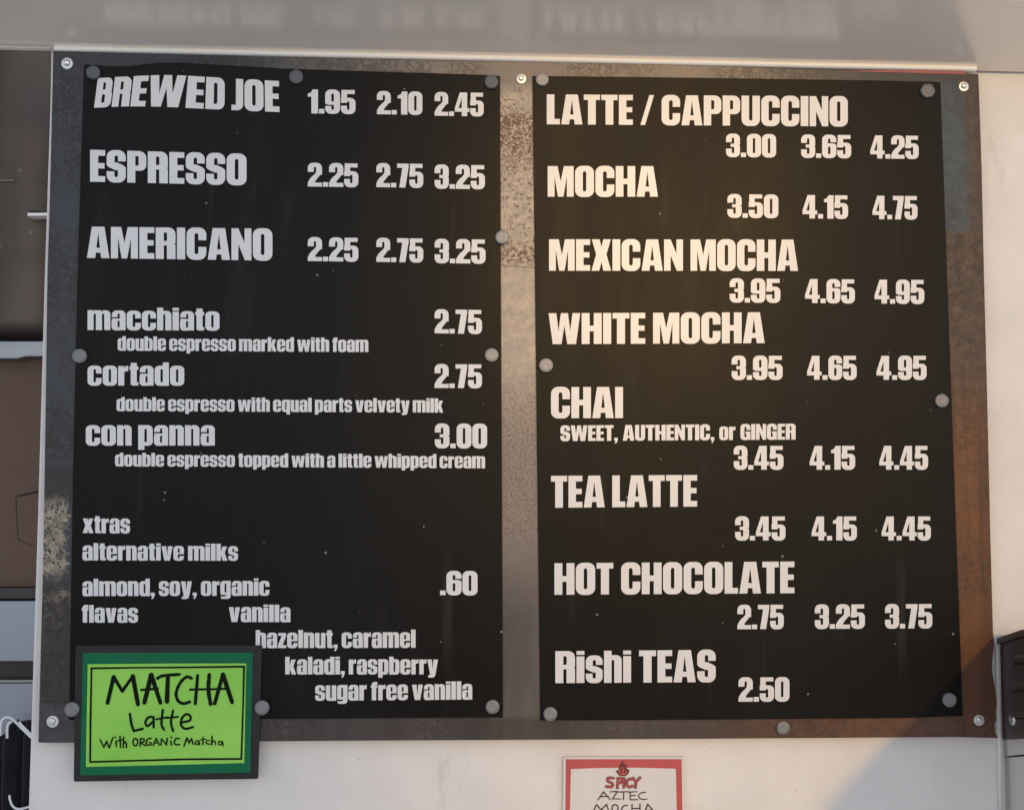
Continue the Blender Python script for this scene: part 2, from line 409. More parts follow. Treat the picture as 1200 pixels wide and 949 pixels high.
gl('I', 25, (P_, rc_(0,0,25,100)))
gl('J', 40, (P_, rr(8,0,40,100,0,br=20)), (N_, rc_(7,17,15.5,101)), (P_, rc_(0,0,16,17)))
gl('L', 42, (P_, rc_(0,0,24.5,100)), (P_, rc_(20,0,42,18)))
gl('M', 82, (P_, [(0,0),(0,100),(31,100),(41,50),(51,100),(82,100),(82,0),(60.5,0),(60.5,66),(49.5,0),(32.5,0),(21.5,66),(21.5,0)]))
gl('N', 61, (P_, [(0,0),(0,100),(21,100),(40,54),(40,100),(61,100),(61,0),(41,0),(21,50),(21,0)]))
gl('O', 60, (P_, O_(60)), (N_, slit(24.5,17,35.5,83)))
gl('P', 57, (P_, rc_(0,0,24,100)), (P_, rr(0,38,57,100,0,tr=22,br=18)), (N_, rr(24,54,34,84,0,tr=4,br=4)))
gl('R', 60, (P_, rc_(0,0,24.5,100)), (P_, rr(0,43,60,100,0,tr=21,br=10)), (P_, rr(34,0,60,52,0,tr=9)), (N_, rr(24.5,57,34.5,84,0,tr=4,br=4)), (N_, rc_(24.5,-2,34,42)), (N_, [(61,45),(61,50.5),(56,48)]))
def S_(w_, h):
    f = lambda L: [(x*w_/57, y*h/100) for x, y in L]
    c1 = [(23.5,72),(25,66.5),(30,62.5),(49,54),(55,49),(58,44),(60,44),(60,66),(34,66),(34,72)]
    c2 = [(57-x, 100-y) for x, y in c1]
    return ((P_, f(rr(0,-1,57,101,22))), (N_, f(slit(23.5,62,34,84,True,False))), (N_, f(slit(23,16,33.5,38,False,True))), (N_, f(c1)), (N_, f(c2)))
gl('S', 57, *S_(57, 100))
gl('T', 52, (P_, rc_(0,82,52,100)), (P_, rc_(13.5,0,38.5,86)))
gl('U', 60, (P_, rr(0,-1,60,100,0,bl=23,br=23)), (N_, slit(24.5,17,35.5,102,False,True)))
gl('W', 98, (P_, [(0,100),(24,100),(31,42),(38,100),(60,100),(67,42),(74,100),(98,100),(85,0),(58,0),(49,60),(40,0),(13,0)]))
gl('X', 63, (P_, [(0,0),(15,52),(1,100),(26,100),(32,76),(38,100),(62,100),(48,52),(63,0),(38,0),(32,29),(25,0)]))
gl('/', 44, (P_, [(0,0),(15,0),(44,100),(29,100)]))
o_ = lambda: (P_, rr(0,-1,54,86,21,ky=.85))
gl('a', 53, (P_, rr(1,48,53,86,0,tl=20,tr=18)), (P_, rr(30,0,53,86,0,tr=18)), (P_, rr(0,-1,36,53,0,tl=16,bl=15,br=6)), (N_, slit(23,52,31,73,True,False)), (N_, rc_(-1,51.5,23.5,57.5)), (N_, rr(22.5,13,30.5,41,0,tl=3,bl=3)), (N_, rc_(23,44,31,57)), (P_, rc_(20,41,31,50)))
gl('b', 54, (P_, rc_(0,0,23,100)), (P_, rr(0,-1,54,86,0,tr=18,br=18)), (N_, slit(23,14,32,71)))
gl('c', 53, (P_, rr(0,-1,53,86,21,ky=.85)), (N_, slit(22.5,14,32,71)), (N_, rc_(27,33,55,52)))
gl('d', 54, (P_, rc_(31,0,54,100)), (P_, rr(0,-1,54,86,0,tl=18,bl=18)), (N_, slit(22,14,31,71)))
gl('e', 54, o_(), (N_, slit(22.5,47,32,72,True,False)), (N_, slit(22.5,14,32,38,False,True)), (N_, rc_(27,28,56,38)))
gl('f', 34, (P_, rc_(5,0,28,80)), (P_, rc_(0,68,34,83)), (P_, rr(5,70,34,101,0,tl=15)), (N_, rc_(28,83,36,86)))
gl('g', 54, (P_, rr(0,5,54,86,0,tl=18,bl=18)), (P_, rr(2,-18,54,30,0,br=17,bl=10)), (N_, slit(22,19,31,71)), (N_, rc_(-1,-1,31,5.5)), (N_, rc_(-1,-4,24,5.5)))
gl('h', 54, (P_, rc_(0,0,23,100)), (P_, rr(0,0,54,86,0,tr=17)), (N_, rr(23,-2,31,71,0,tl=3,tr=3)))
gl('i', 24, (P_, rc_(0,0,24,83)), (P_, rc_(0,88,24,100)))
gl('k', 57, (P_, rc_(0,0,23,100)), (P_, [(22,46),(32,84),(55,84),(43,46),(57,0),(34,0),(22,36)]))
gl('l', 24, (P_, rc_(0,0,24,100)))
gl('m', 86, (P_, rr(0,0,86,86,0,tr=16)), (N_, rr(23,-2,31.5,71,0,tl=3,tr=3)), (N_, rr(54.5,-2,63,71,0,tl=3,tr=3)), (N_, [(51,88),(59,88),(55,79)]), (N_, [(20,88),(27,88),(23.5,80)]))
gl('n', 54, (P_, rr(0,0,54,86,0,tr=17)), (N_, rr(23,-2,31,71,0,tl=3,tr=3)), (N_, [(20,88),(28,88),(23.5,80)]))
gl('o', 54, o_(), (N_, slit(22.5,14,31.5,71)))
gl('p', 54, (P_, rc_(0,-18,23,84)), (P_, rr(0,-1,54,86,0,tr=18,br=18)), (N_, slit(23,14,32,71)))
gl('q', 54, (P_, rc_(31,-18,54,84)), (P_, rr(0,-1,54,86,0,tl=18,bl=18)), (N_, slit(22,14,31,71)))
gl('r', 38, (P_, rc_(0,0,23,84)), (P_, [(20,55),(28,62),(38,62),(38,86),(30,84),(24,78),(20,72)]))
gl('s', 51, *S_(51, 85))
gl('t', 34, (P_, rc_(5,4,28,98)), (P_, rc_(0,68,34,83)), (P_, rr(5,0,34,15,0,bl=10)))
gl('u', 54, (P_, rr(0,-1,54,84,0,bl=17)), (N_, slit(23,13,31,86,False,True)))
gl('v', 57, (P_, [(0,84),(24,84),(28.5,28),(33,84),(57,84),(43,0),(14,0)]))
gl('w', 87, (P_, [(0,84),(22,84),(27,34),(33,84),(54,84),(60,34),(65,84),(87,84),(76,0),(52,0),(43.5,48),(35,0),(11,0)]))
gl('x', 57, (P_, [(0,0),(14,44),(1,84),(25,84),(29,66),(33,84),(56,84),(43,44),(57,0),(33,0),(29,21),(24,0)]))
gl('y', 57, (P_, [(0,84),(24,84),(29,28),(33,84),(57,84),(44,4),(42,-6),(36,-15),(28,-18),(5,-18),(5,-4),(12,-4),(15,0)]))
gl('z', 43, (P_, rc_(1,68,42,84)), (P_, rc_(0,0,43,16)), (P_, [(0,14),(0,17),(20,69),(42,69),(42,66),(24,14)]))
gl('0', 58, (P_, O_(58)), (N_, slit(24,17,34,83)))
gl('1', 40, (P_, [(14,0),(14,70),(0,70),(0,82),(12,87),(19,100),(40,100),(40,0)]))
gl('2', 57, (P_, rr(0,50,57,101,0,tl=22,tr=22)), (P_, [(0,0),(57,0),(57,17),(29,17),(30,24),(47,47),(55,58),(57,72),(40,72),(33,62),(8,32),(0,16)]), (N_, slit(24,60,33.5,84,True,False)), (N_, rc_(-1,49,24,62)), (N_, [(24,62),(33.5,62),(31,57),(22,46),(0,46),(0,49)]), (P_, [(33.5,66),(33.5,60),(28,52),(8,31),(30,24),(50,50),(50,66)]))
gl('3', 57, (P_, rr(0,-1,57,101,22)), (N_, slit(23.5,16,33.5,44,False,True)), (N_, slit(23.5,57,33.5,84,True,False)), (N_, rc_(-1,36,23.5,64)), (P_, rc_(19,44,38,57)), (N_, [(58,47),(58,55),(52,51)]))
gl('4', 61, (P_, rc_(29,0,52,100)), (P_, [(0,34),(21,100),(40,100),(40,18),(0,18)]), (P_, rc_(0,18,61,34)), (N_, [(16,34),(29,34),(29,76)]))
gl('5', 57, (P_, rc_(2,83,54,100)), (P_, rc_(2,46,24,100)), (P_, rr(0,-1,57,67,0,tr=20,br=22,bl=22)), (N_, rr(24,53,33,90,0) if False else rc_(24,66.9,58,83)), (N_, slit(23.5,16,33.5,52)), (N_, rc_(-1,34,23.5,46)))
gl('6', 58, (P_, O_(58)), (N_, slit(24,16,34,50)), (N_, slit(24,63,34,84,True,False)), (N_, rc_(28,63,60,68)), (N_, [(46,64),(60,56),(60,68)]))
gl('7', 47, (P_, rc_(0,82,47,100)), (P_, [(22,84),(47,84),(34,0),(9,0)]))
GL['9'] = (58, [(o, [(58-x, 100-y) for x, y in p]) for o, p in GL['6'][1]])
gl('.', 21, (P_, rc_(0,0,21,19)))
gl(',', 21, (P_, [(0,0),(0,19),(21,19),(21,2),(12,-17),(3,-17),(9,0)]))
def boolean(ops):
    """union / difference of polygons -> triangles"""
    V_, F_ = [], []
    for _, p in ops:
        if sum(p[i-1][0]*p[i][1]-p[i][0]*p[i-1][1] for i in range(len(p))) < 0: p = p[::-1]
        b = len(V_); V_ += [Vector(q) for q in p]; F_.append(list(range(b, b+len(p))))
    ov, oe, of, _, _, off = delaunay_2d_cdt(V_, [], F_, 1, 1e-5)
    tr = []
    for f, src in zip(of, off):
        st = False
        for k in sorted(src): st = ops[k][0] == '+'
        if st: tr.append(tuple(f))
    used = sorted({i for f in tr for i in f}); ix = {u: i for i, u in enumerate(used)}
    return [tuple(ov[u]) for u in used], [tuple(ix[i] for i in f) for f in tr]
GC = {}
def glyph(ch):
    if ch not in GC: GC[ch] = boolean(GL[ch][1])
    return GC[ch]
def lay(text, gap=4.5, space=20):
    x = 0; out = []
    for ch in text:
        if ch == ' ': x += space; continue
        out.append((ch, x)); x += GL[ch][0] + gap
    return out, x - gap
def resolve(pix, ysurf):
    p = at(*pix, 0)
    for _ in range(2): p = at(*pix, ysurf(p.x, p.z))
    return p
def text_obj(name, text, tops, bots, ysurf, mat, parent, label, gap=4.5, space=20, wild=None):
    """tops / bots: photo pixels of the cap line and the baseline at evenly spread stops"""
    out, W_ = lay(text, gap, space)
    T = [resolve(p, ysurf) for p in tops]; B = [resolve(p, ysurf) for p in bots]
    k = len(T) - 1
    V_, F_ = [], []
    def lerp(L, u):
        if k == 1: return L[0].lerp(L[1], u)
        q = min(max(u, 0), .99999)*k; i = int(q); t = q - i
        p0 = L[i-1] if i > 0 else 2*L[0]-L[1]; p3 = L[i+2] if i+2 <= k else 2*L[k]-L[k-1]
        p1, p2 = L[i], L[i+1]
        return 0.5*((2*p1)+(p2-p0)*t+(2*p0-5*p1+4*p2-p3)*t*t+(3*p1-p0-3*p2+p3)*t**3)
    for ch, x0 in out:
        v, f = glyph(ch); b = len(V_)
        for (x, y) in v:
            u = (x+x0)/W_
            p = lerp(B, u).lerp(lerp(T, u), y/100)
            V_.append(Vector((p.x, ysurf(p.x, p.z) - .0005, p.z)))
        F_ += [tuple(b+i for i in q) for q in f]
    o = mesh_obj(name, V_, F_, mat, parent, recalc=False)
    me = o.data
    bm = bmesh.new(); bm.from_mesh(me)
    for f in bm.faces:
        if f.normal.y > 0: f.normal_flip()
    bm.to_mesh(me); bm.free()
    if label: o['label'] = label
    return o

# ------------------------------------------------------------------ the place: wall, soffit, ground
YW = 0.018                                       # front of the painted wall
wallpts = [(59.5, 40), (58.5, 120), (52, 316), (44, 600), (33, 949), (31, 1010)]
v = [at(x, y, YW) for x, y in wallpts]
Zt = at(600, 40, YW).z
zlow = at(33, 1100, YW).z
poly = [Vector((v[0].x, YW, Zt))] + v[1:-1] + [Vector((v[-1].x, YW, zlow)), Vector((1.35, YW, zlow)), Vector((1.35, YW, Zt))]
sv, sf = slab(poly, 0.11)
wall = mesh_obj('wall', sv, sf, M_WALL)
bevel(wall, .003, 3)
tag(wall, 'white painted wall that carries the steel menu board', 'wall', kind='structure')

# soffit of brushed steel above, edge along the top of the wall
zs = lambda x: SOF[0] + SOF[1]*x
a, b = at(62, 52.5, -0.002), at(1143, 76, -0.002)
SOF = [0, 0]; SOF[1] = (b.z-a.z)/(b.x-a.x); SOF[0] = a.z - SOF[1]*a.x
def sof_box(x0, y0, x1, y1, h):
    return ([Vector((x, y, zs(x)+q-y*TILT)) for q in (0, h) for x, y in ((x0,y0),(x1,y0),(x1,y1),(x0,y1))],
            [(0,3,2,1),(4,5,6,7),(0,1,5,4),(1,2,6,5),(2,3,7,6),(3,0,4,7)])
TILT = 0.29                                      # the soffit rises towards the front
d_ = ray(600, -14); o_0 = CAM_LOC.z - zs(0) + CAM_LOC.y*TILT
d_top = CAM_LOC.y + d_.y * (-o_0 / (d_.z + d_.y*TILT))
sv, sf = sof_box(-1.1, d_top, 1.35, 0.012, .04)
sof = mesh_obj('soffit', sv, sf, M_SOFFIT); tag(sof, 'brushed steel soffit mirroring the menu board below it', 'soffit')
# ragged pale caulk along the soffit edge left of the wall
pts = []
for i in range(34):
    px = -14 + i*2.25; pts.append(at(px, 55.2 + px*.022 + random.uniform(-.5, .5), -0.0005))
tv, tf = tube_vf(pts, .0007, 6)
tag(mesh_obj('caulk_line', tv, tf, M_WALL, sof), 'thin ragged line of pale caulk at the left end')

# white trim strip between soffit and board
a0, a1 = at(63, 56.2, 0), at(1145, 80.0, 0)
prof = []
for ang in range(-90, 91, 15):
    prof.append((math.cos(math.radians(ang))*.006, math.sin(math.radians(ang))*.0043))
n = len(prof)
sv = [Vector((a0.x, .006-p, a0.z+q)) for p, q in prof] + [Vector((a1.x, .006-p, a1.z+q)) for p, q in prof]
sf = [(i, i+1, n+i+1, n+i) for i in range(n-1)] + [tuple(range(n)), tuple(range(2*n-1, n-1, -1)), (0, n, 2*n-1, n-1)]
tr_ = mesh_obj('trim_strip', sv, sf, M_TRIM, smooth=False)
tag(tr_, 'narrow bright white trim strip between steel soffit and menu board', 'trim')

# ------------------------------------------------------------------ steel backboard with screws
board = empty('steel_backboard', ORG, 'rusty steel backboard screwed to the white wall behind the black menus', 'board')
out = [(62.5,60.3),(200,63.5),(400,69.3),(600,73),(800,77.2),(1000,82.8),(1146.5,86.9),(1148.5,140),(1150.5,200),(1153,316),(1157,470),(1160.7,632),
       (1163.7,741),(1165.4,755),(1164,764),(1162.6,777),(1163.0,788),(1164.6,797),(1166.4,810),(1168,822),(1166.6,833),(1167.5,842),(1165.8,848),(1166.6,859),(1170,864.4),
       (1120,863.2),(1000,864),(800,865.3),(600,866.5),(400,867.5),(200,869),(60,870),(45,869.5),(47.5,770),(50,680),(51.6,600),(53.6,470),(55.7,316),(58,250),(60.4,150)]
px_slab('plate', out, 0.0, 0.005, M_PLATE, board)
for (px, py, r) in ((79,75,6.9),(611,93,6.0),(1129,102,6.2),(62,845,6.8),(1147,843.5,6.4)):
    c = at(px, py, 0); r_ = r*.00108
    lv, lf = lathe_vf(c, [(r_, 0), (r_, -.0012), (r_*.93, -.0017), (r_*.45, -.0019), (0.0001, -.0019)], 28)
    wsh = mesh_obj('screw', lv, lf, M_WASH, board)
    c2 = c + Vector((-.0004, 0, .0006))
    lv, lf = lathe_vf(c2, [(r_*.58, -.0016), (r_*.58, -.0026), (r_*.48, -.0040), (r_*.28, -.0046), (r_*.26, -.0036), (.0001, -.0036)], 24)
    mesh_obj('screw_head', lv, lf, M_ZINC, wsh)

# red tape at the top right edge of the board
tp = px_slab('red_tape', [(985,83.4),(1030,82.6),(1080,82.4),(1128,83.2),(1133,84.6),(1131,87.2),(1100,86.6),(1050,85.2),(1010,84.4)], -.0006, .0005, M_TAPE)
tag(tp, 'thin strip of red tape along the top right edge of the steel backboard', 'tape')

# ------------------------------------------------------------------ black menu sheets
def flat(x, z): return -.0022
cA = at(215, 84, 0)
def curled(x, z):
    d = ((x-cA.x)/.13)**2
    e = max(0, 1 - (cA.z - z)/.10) if z < cA.z else 1
    return -.0022 - .0055*math.exp(-d)*e*e
def sheet(name, top, bot, ysurf, nx, nz, label):
    """top / bot: photo pixel polylines with the same number of knots"""
    root = empty(name, resolve(bot[0], flat), label, 'menu')
    def samp(L, u):
        s_ = [0]
        for i in range(1, len(L)): s_.append(s_[-1] + abs(L[i][0]-L[i-1][0]))
        t = u*s_[-1]
        for i in range(1, len(L)):
            if t <= s_[i] + 1e-9:
                k = (t-s_[i-1])/max(1e-9, s_[i]-s_[i-1]); return (L[i-1][0]+(L[i][0]-L[i-1][0])*k, L[i-1][1]+(L[i][1]-L[i-1][1])*k)
        return L[-1]
    V_ = []; 
    for j in range(nz+1):
        for i in range(nx+1):
            u = i/nx; a_ = samp(top, u); b_ = samp(bot, u); t = j/nz
            bow = math.sin(math.pi*t)*(2.2 if u == 0 and name == 'menu_sheet' and ysurf is curled else 0)
            q = resolve((a_[0]+(b_[0]-a_[0])*t - bow, a_[1]+(b_[1]-a_[1])*t), ysurf)
            V_.append(Vector((q.x, ysurf(q.x, q.z), q.z)))
    W1 = nx+1
    F_ = [(j*W1+i, j*W1+i+1, (j+1)*W1+i+1, (j+1)*W1+i) for j in range(nz) for i in range(nx)]
    rim = [i for i in range(nx+1)] + [j*W1+nx for j in range(1, nz+1)] + [nz*W1+i for i in range(nx-1, -1, -1)] + [j*W1 for j in range(nz-1, 0, -1)]
    b0 = len(V_)
    V_ += [V_[i] + Vector((0, .0013, 0)) for i in rim]
    m_ = len(rim)
    F_ += [(rim[i], rim[(i+1) % m_], b0+(i+1) % m_, b0+i) for i in range(m_)]
    mesh_obj('sheet', V_, F_, M_BLACK, root, smooth=False)
    return root
left = sheet('menu_sheet', [(98.5,75.6),(143,78.6),(162,76.3),(184,73.8),(215,73.6),(262,76.6),(333,80.6),(400,82.8),(470,85),(540,87),(586,89.2)],
             [(81,843.5),(130,843.3),(160,843.2),(185,843),(215,842.8),(262,842.6),(333,842),(400,841.6),(470,841),(540,840.6),(589.5,840.3)], curled, 40, 40,
             'black menu sheet listing brewed coffee and espresso drinks, left of the bare steel bar')
right = sheet('menu_sheet', [(624,89.3),(720,90.2),(900,92.6),(1020,94.4),(1102,96.4)], [(633.2,843.8),(740,843.5),(900,842.3),(1060,841),(1128.3,838.4)], flat, 24, 30,
              'black menu sheet listing lattes, mochas, chai and teas, right of the bare steel bar')

def line(text, x0, yt0, yb0, x1, yt1, yb1, kind='menu_item', sheet_=None, ys=None, xo=None, **k):
    s_ = sheet_ or left; y_ = ys or (curled if s_ is left else flat)
    xo = xo or (0, 0)
    lab = 'white lettering reading %s' % ' '.join(text.split()) if not any(q in text for q in ('Rishi', 'kaladi')) else None
    return text_obj(kind, text, [(x0+xo[0], yt0), (x1, yt1)], [(x0, yb0), (x1, yb1)], y_, M_TEXT, s_, lab, **k)
def price(text, x0, yt, yb, x1, dy=.9, s_=None):
    return line(text, x0, yt, yb, x1, yt+dy, yb+dy, 'price', s_, gap=3.6)

# left sheet
text_obj('menu_item', 'BREWED JOE', [(114.8,92.0),(151,90.0),(197,88.4),(246,90.8),(285,93.2),(327,95.4)],
         [(110.3,126.8),(147,125.2),(192,125.6),(245,128.2),(285,129.9),(327.6,131.8)], curled, M_TEXT, left, 'white lettering reading BREWED JOE, bulging with the sheet')
line('ESPRESSO', 105.7,175.8,213.2, 289,180.8,217.4)
line('AMERICANO', 102,265.8,302.4, 319.3,268.2,305.6)
for (t, x0, yt, yb, x1) in (('1.95',360.7,105.2,133.2,416.6),('2.10',441.7,107.3,134.2,495),('2.45',509.3,108.4,136,566.8),
                            ('2.25',360.7,191.2,218.8,420),('2.75',441,191.6,219.6,496),('3.25',509.3,193.2,221.2,568.2),
                            ('2.25',360.7,278.2,306,420),('2.75',441,279,307,496),('3.25',509.3,280.2,308.4,569),
                            ('2.75',509.3,362.6,390.6,564.8),('2.75',509.3,426.8,454.6,564.8),('3.00',509.6,496.4,525,570.8),('.60',515.7,668.8,697,559.6)):
    price(t, x0, yt, yb, x1, .8 if yb < 400 else .2)
line('macchiato', 102.7,359.8,386.8, 257.3,361.4,387.5)
line('double espresso marked with foam', 138,394,410.8, 431.7,396,412.6, 'description', space=17)
line('cortado', 102.7,424.6,451.8, 216,424.8,451.8)
line('double espresso with equal parts velvety milk', 136.7,465.2,481.6, 519.3,466.8,483.4, 'description', space=17)
line('con panna', 100.7,494.2,522, 251.8,494.4,522)
line('double espresso topped with a little whipped cream', 135,530.4,546.2, 568.4,532.2,548.6, 'description', space=17)
line('xtras', 97,604,624.4, 152.4,604.6,624.8)
line('alternative milks', 96.7,636,656.4, 279,637,656.8, space=17)
line('almond, soy, organic', 96.7,678,698.2, 315.8,677.4,697.6, space=17)
line('flavas', 96,708.6,729.2, 161.8,709,729.2)
line('vanilla', 268.3,707.8,728.4, 340.4,708.4,728.6)
line('hazelnut, caramel', 299.7,738,759, 487,737.4,758.6, space=17)
line('kaladi, raspberry', 334.3,769.2,789.8, 513.3,769,789.8, space=17)
line('sugar free vanilla', 369.3,799.4,820.6, 553.4,797.8,819.2, space=17)
# right sheet
for a in (('LATTE / CAPPUCCINO', 640.7,111,146, 993.4,113.4,148.6), ('MOCHA', 641.8,195,230.8, 771,195,230.8),
          ('MEXICAN MOCHA', 643.4,280.6,317.4, 935,281,317.6), ('WHITE MOCHA', 642.8,367.2,403.4, 896,366,402.2),
          ('CHAI', 645.7,453.6,490, 730,453.4,489.8), ('TEA LATTE', 645.7,557.5,594.8, 816.8,556.4,593.4),
          ('HOT CHOCOLATE', 649.7,659.7,696.6, 930.8,657.7,694.8), ('Rishi TEAS', 650.7,762.6,800, 838.6,761,798.8)):
    line(*a, 'menu_item', right)
line('SWEET,  AUTHENTIC,  or  GINGER', 656.7,498.6,516.8, 932.3,496.4,515, 'description', right, space=13)
for (yt, yb, L) in ((157.2,184.2,(('3.00',850.7,909.4),('3.65',938.7,997.4),('4.25',1019.7,1076.4))), (227.8,255.2,(('3.50',852.3,912),('4.15',940.3,993.7),('4.75',1022.3,1075))),
                    (326.4,354.4,(('3.95',855,914.4),('4.65',943.3,1001.7),('4.95',1024.7,1083))), (417,445,(('3.95',857.3,917),('4.65',945.7,1003.7),('4.95',1027,1085.7))),
                    (522.4,550.2,(('3.45',859.7,918),('4.15',948.7,1002),('4.45',1030.3,1087.4))), (605,633,(('3.45',861.3,920.4),('4.15',951,1004),('4.45',1033,1090.7))),
                    (708.6,737,(('2.75',864,918.4),('3.25',954.7,1013.4),('3.75',1037,1092.4))), (793.4,821.8,(('2.50',865.3,925),))):
    for (t, x0, x1) in L:
        sl_ = .0105 if yb < 300 else (.008 if yb < 400 else 0.0 if yb < 650 else -.005)
        d = (x0-851)*sl_
        price(t, x0, yt+d, yb+d, x1, (x1-x0)*sl_, right)

# ------------------------------------------------------------------ magnets
MAGS = [  # px, py, radius px, surface, label
 (109,85,8.2,curled,'grey round magnet in the upper left corner of the left menu, beside BREWED'),
 (347,90,8.4,curled,'grey round magnet at the top edge of the left menu above the price 1.95'),
 (576,96,8.4,curled,'grey round magnet at the left menu\'s upper right corner above the price 2.45'),
 (588.5,278,8.2,curled,'sunlit grey round magnet overlapping the bare steel bar right of the price 3.25'),
 (576.3,416,8.2,flat,'sunlit grey round magnet at right edge of the left menu between two 2.75 prices'),
 (93,417,8.4,flat,'blue grey round magnet on the left edge of the menu before cortado'),
 (577.3,828,8.2,flat,'grey round magnet in the lower right corner of the left menu beside sugar free vanilla'),
 (635.5,93.2,8.0,flat,'grey round magnet at the upper left corner of the right menu above LATTE'),
 (640,428,8.4,flat,'sunlit grey round magnet at the left edge of the right menu above CHAI'),
 (1104,469.5,8.4,flat,'grey round magnet at the right edge of the right menu beside the CHAI lines'),
 (645,836.4,8.2,flat,'grey round magnet in the lower left corner of the right menu below the teas'),
 (1113,820,8.4,flat,'grey round magnet in the shaded lower right corner of the right menu'),
 (918,852.5,8.0,None,'grey round magnet on the bottom steel edge below the price 2.50'),
]
def magnet(px, py, r, ys, label, mat=None, jag=None, y0=None):
    c = at(px, py, 0)
    yb = y0 if y0 is not None else (ys(c.x, c.z) - .0002 if ys else -.0002)
    c = at(px, py, yb - .004); c.y = yb; R_ = r*.00108*.985
    pr = [(R_, 0), (R_, -.0040), (R_*.96, -.0046), (R_*.88, -.0049), (R_*.45, -.0047), (R_*.12, -.0045), (.0001, -.0045)]
    lv, lf = lathe_vf(c, pr, 36 if not jag else 14, jag)
    o = mesh_obj('magnet', lv, lf, mat or M_MAG, origin=c, smooth=False)
    for p in o.data.polygons: p.use_smooth = len(p.vertices) == 4 and abs(p.normal.y) > .3
    return tag(o, label, 'magnet', 'round grey magnets on the menu board')
for i_, m_ in enumerate(MAGS): magnet(*m_, mat=M_MAG_SHADED if i_ < 3 else M_MAG_LIT if i_ in (3, 4, 7, 8) else None)
magnet(1087.5,106.4,9.2,flat,'dark grey chipped many sided magnet at the upper right corner of the right menu', M_MAGD, [1,.93,1.0,.96,.92,1,.95,1.02,.93,.97,1,.92,1,.95])

# ------------------------------------------------------------------ stroke lettering for the hand written cards
def stroke_poly(pts, wd, ends=None):
    """outline pieces (quads and discs) of a pen stroke in 2-D"""
    ops = []
    n_ = len(pts)
    ws = [wd*(1 + .10*math.sin(i*2.1+pts[0][0])) for i in range(n_)]
    for i in range(n_-1):
        (x0, y0), (x1, y1) = pts[i], pts[i+1]
        l = math.hypot(x1-x0, y1-y0) or 1e-6; nx_, ny_ = -(y1-y0)/l, (x1-x0)/l
        a_, b_ = ws[i]/2, ws[i+1]/2
        ops.append(('+', [(x0+nx_*a_, y0+ny_*a_), (x0-nx_*a_, y0-ny_*a_), (x1-nx_*b_, y1-ny_*b_), (x1+nx_*b_, y1+ny_*b_)]))
    for i, (x, y) in enumerate(pts):
        r = ws[i]/2*.98
        ops.append(('+', [(x+r*math.cos(2*math.pi*k/10), y+r*math.sin(2*math.pi*k/10)) for k in range(10)]))
    return ops
def spl(pts, n_=4):
    if len(pts) < 3: return pts
    return [(p.x, p.y) for p in smooth_path([Vector((x, y, 0)) for x, y in pts], n_)]
def pen(name, strokes, tr, Y, mat, parent, label=None):
    """strokes: (curved?, width, points) in card units; tr maps units -> photo pixels"""
    V_, F_ = [], []
    for cv, wd, pts in strokes:
        v, f = boolean(stroke_poly(spl(pts) if cv else pts, wd))
        b_ = len(V_); V_ += [at(*tr(*q), Y) for q in v]; F_ += [tuple(b_+i for i in q) for q in f]
    # small steps in depth keep crossing strokes apart
    o = mesh_obj(name, V_, F_, mat, parent, recalc=False)
    bm = bmesh.new(); bm.from_mesh(o.data)
    for f in bm.faces:
        if f.normal.y > 0: f.normal_flip()
    bm.to_mesh(o.data); bm.free()
    if label: o['label'] = label
    return o
def pen_union(name, strokes, tr, Y, mat, parent, label=None):
    ops = []
    for cv, wd, pts in strokes: ops += stroke_poly(spl(pts) if cv else pts, wd)
    v, f = boolean(ops)
    o = mesh_obj(name, [at(*tr(*q), Y) for q in v], f, mat, parent, recalc=False)
    bm = bmesh.new(); bm.from_mesh(o.data)
    for q in bm.faces:
        if q.normal.y > 0: q.normal_flip()
    bm.to_mesh(o.data); bm.free()
    if label: o['label'] = label
    return o

# green matcha card
t5 = lambda x, y: (80 + x/5, 750 + y/5)
YM = -.0062
mat_root = empty('matcha_sign', at(86, 914, YM), 'green framed card with MATCHA Latte in black marker at the lower left of the board', 'sign')
o = px_slab('backing', [t5(*q) for q in ((46,30),(600,27),(1128,30),(1136,36),(1124,420),(1112,806),(1106,812),(500,820),(36,828),(31,820),(36,430),(42,36))], YM, .0035, M_BACKING, mat_root); bevel(o, .0007)
px_slab('green_sheet', [t5(*q) for q in ((86,74),(1081,72),(1066,774),(70,790))], YM-.0006, .0004, M_GREEN, mat_root)
lime = px_slab('lime_card', [t5(*q) for q in ((114,140),(580,136),(1043,135),(1037,430),(1031,718),(560,730),(103,741),(108,440))], YM-.0014, .0005, M_LIME, mat_root)
ym = YM - .0019
pen_union('border_line', [(False, 11, [(134,164),(400,160),(700,158),(1030,154),(1024,400),(1014,694),(700,696),(400,704),(128,712),(130,480),(136,164)])], t5, ym, M_INK, lime)
MT = [(0,25,[(230,366),(266,214)]),(0,20,[(266,214),(316,298)]),(0,18,[(316,298),(378,210)]),(0,25,[(378,210),(408,374)]),
      (0,26,[(446,364),(486,202)]),(0,25,[(486,202),(540,366)]),(0,14,[(428,290),(524,283)]),
      (1,18,[(522,222),(556,207),(652,199)]),(0,25,[(584,206),(578,358)]),
      (1,18,[(722,222),(694,214),(658,246),(632,305),(642,352),(674,370),(712,360)]),
      (0,20,[(758,206),(744,370)]),(1,23,[(826,202),(821,290),(834,372)]),(0,14,[(714,288),(840,286)]),
      (0,23,[(858,370),(906,200)]),(0,25,[(906,200),(960,362)]),(0,14,[(846,286),(940,282)])]
pen_union('lettering', MT, t5, ym, M_INK, lime, 'black marker lettering reading MATCHA')
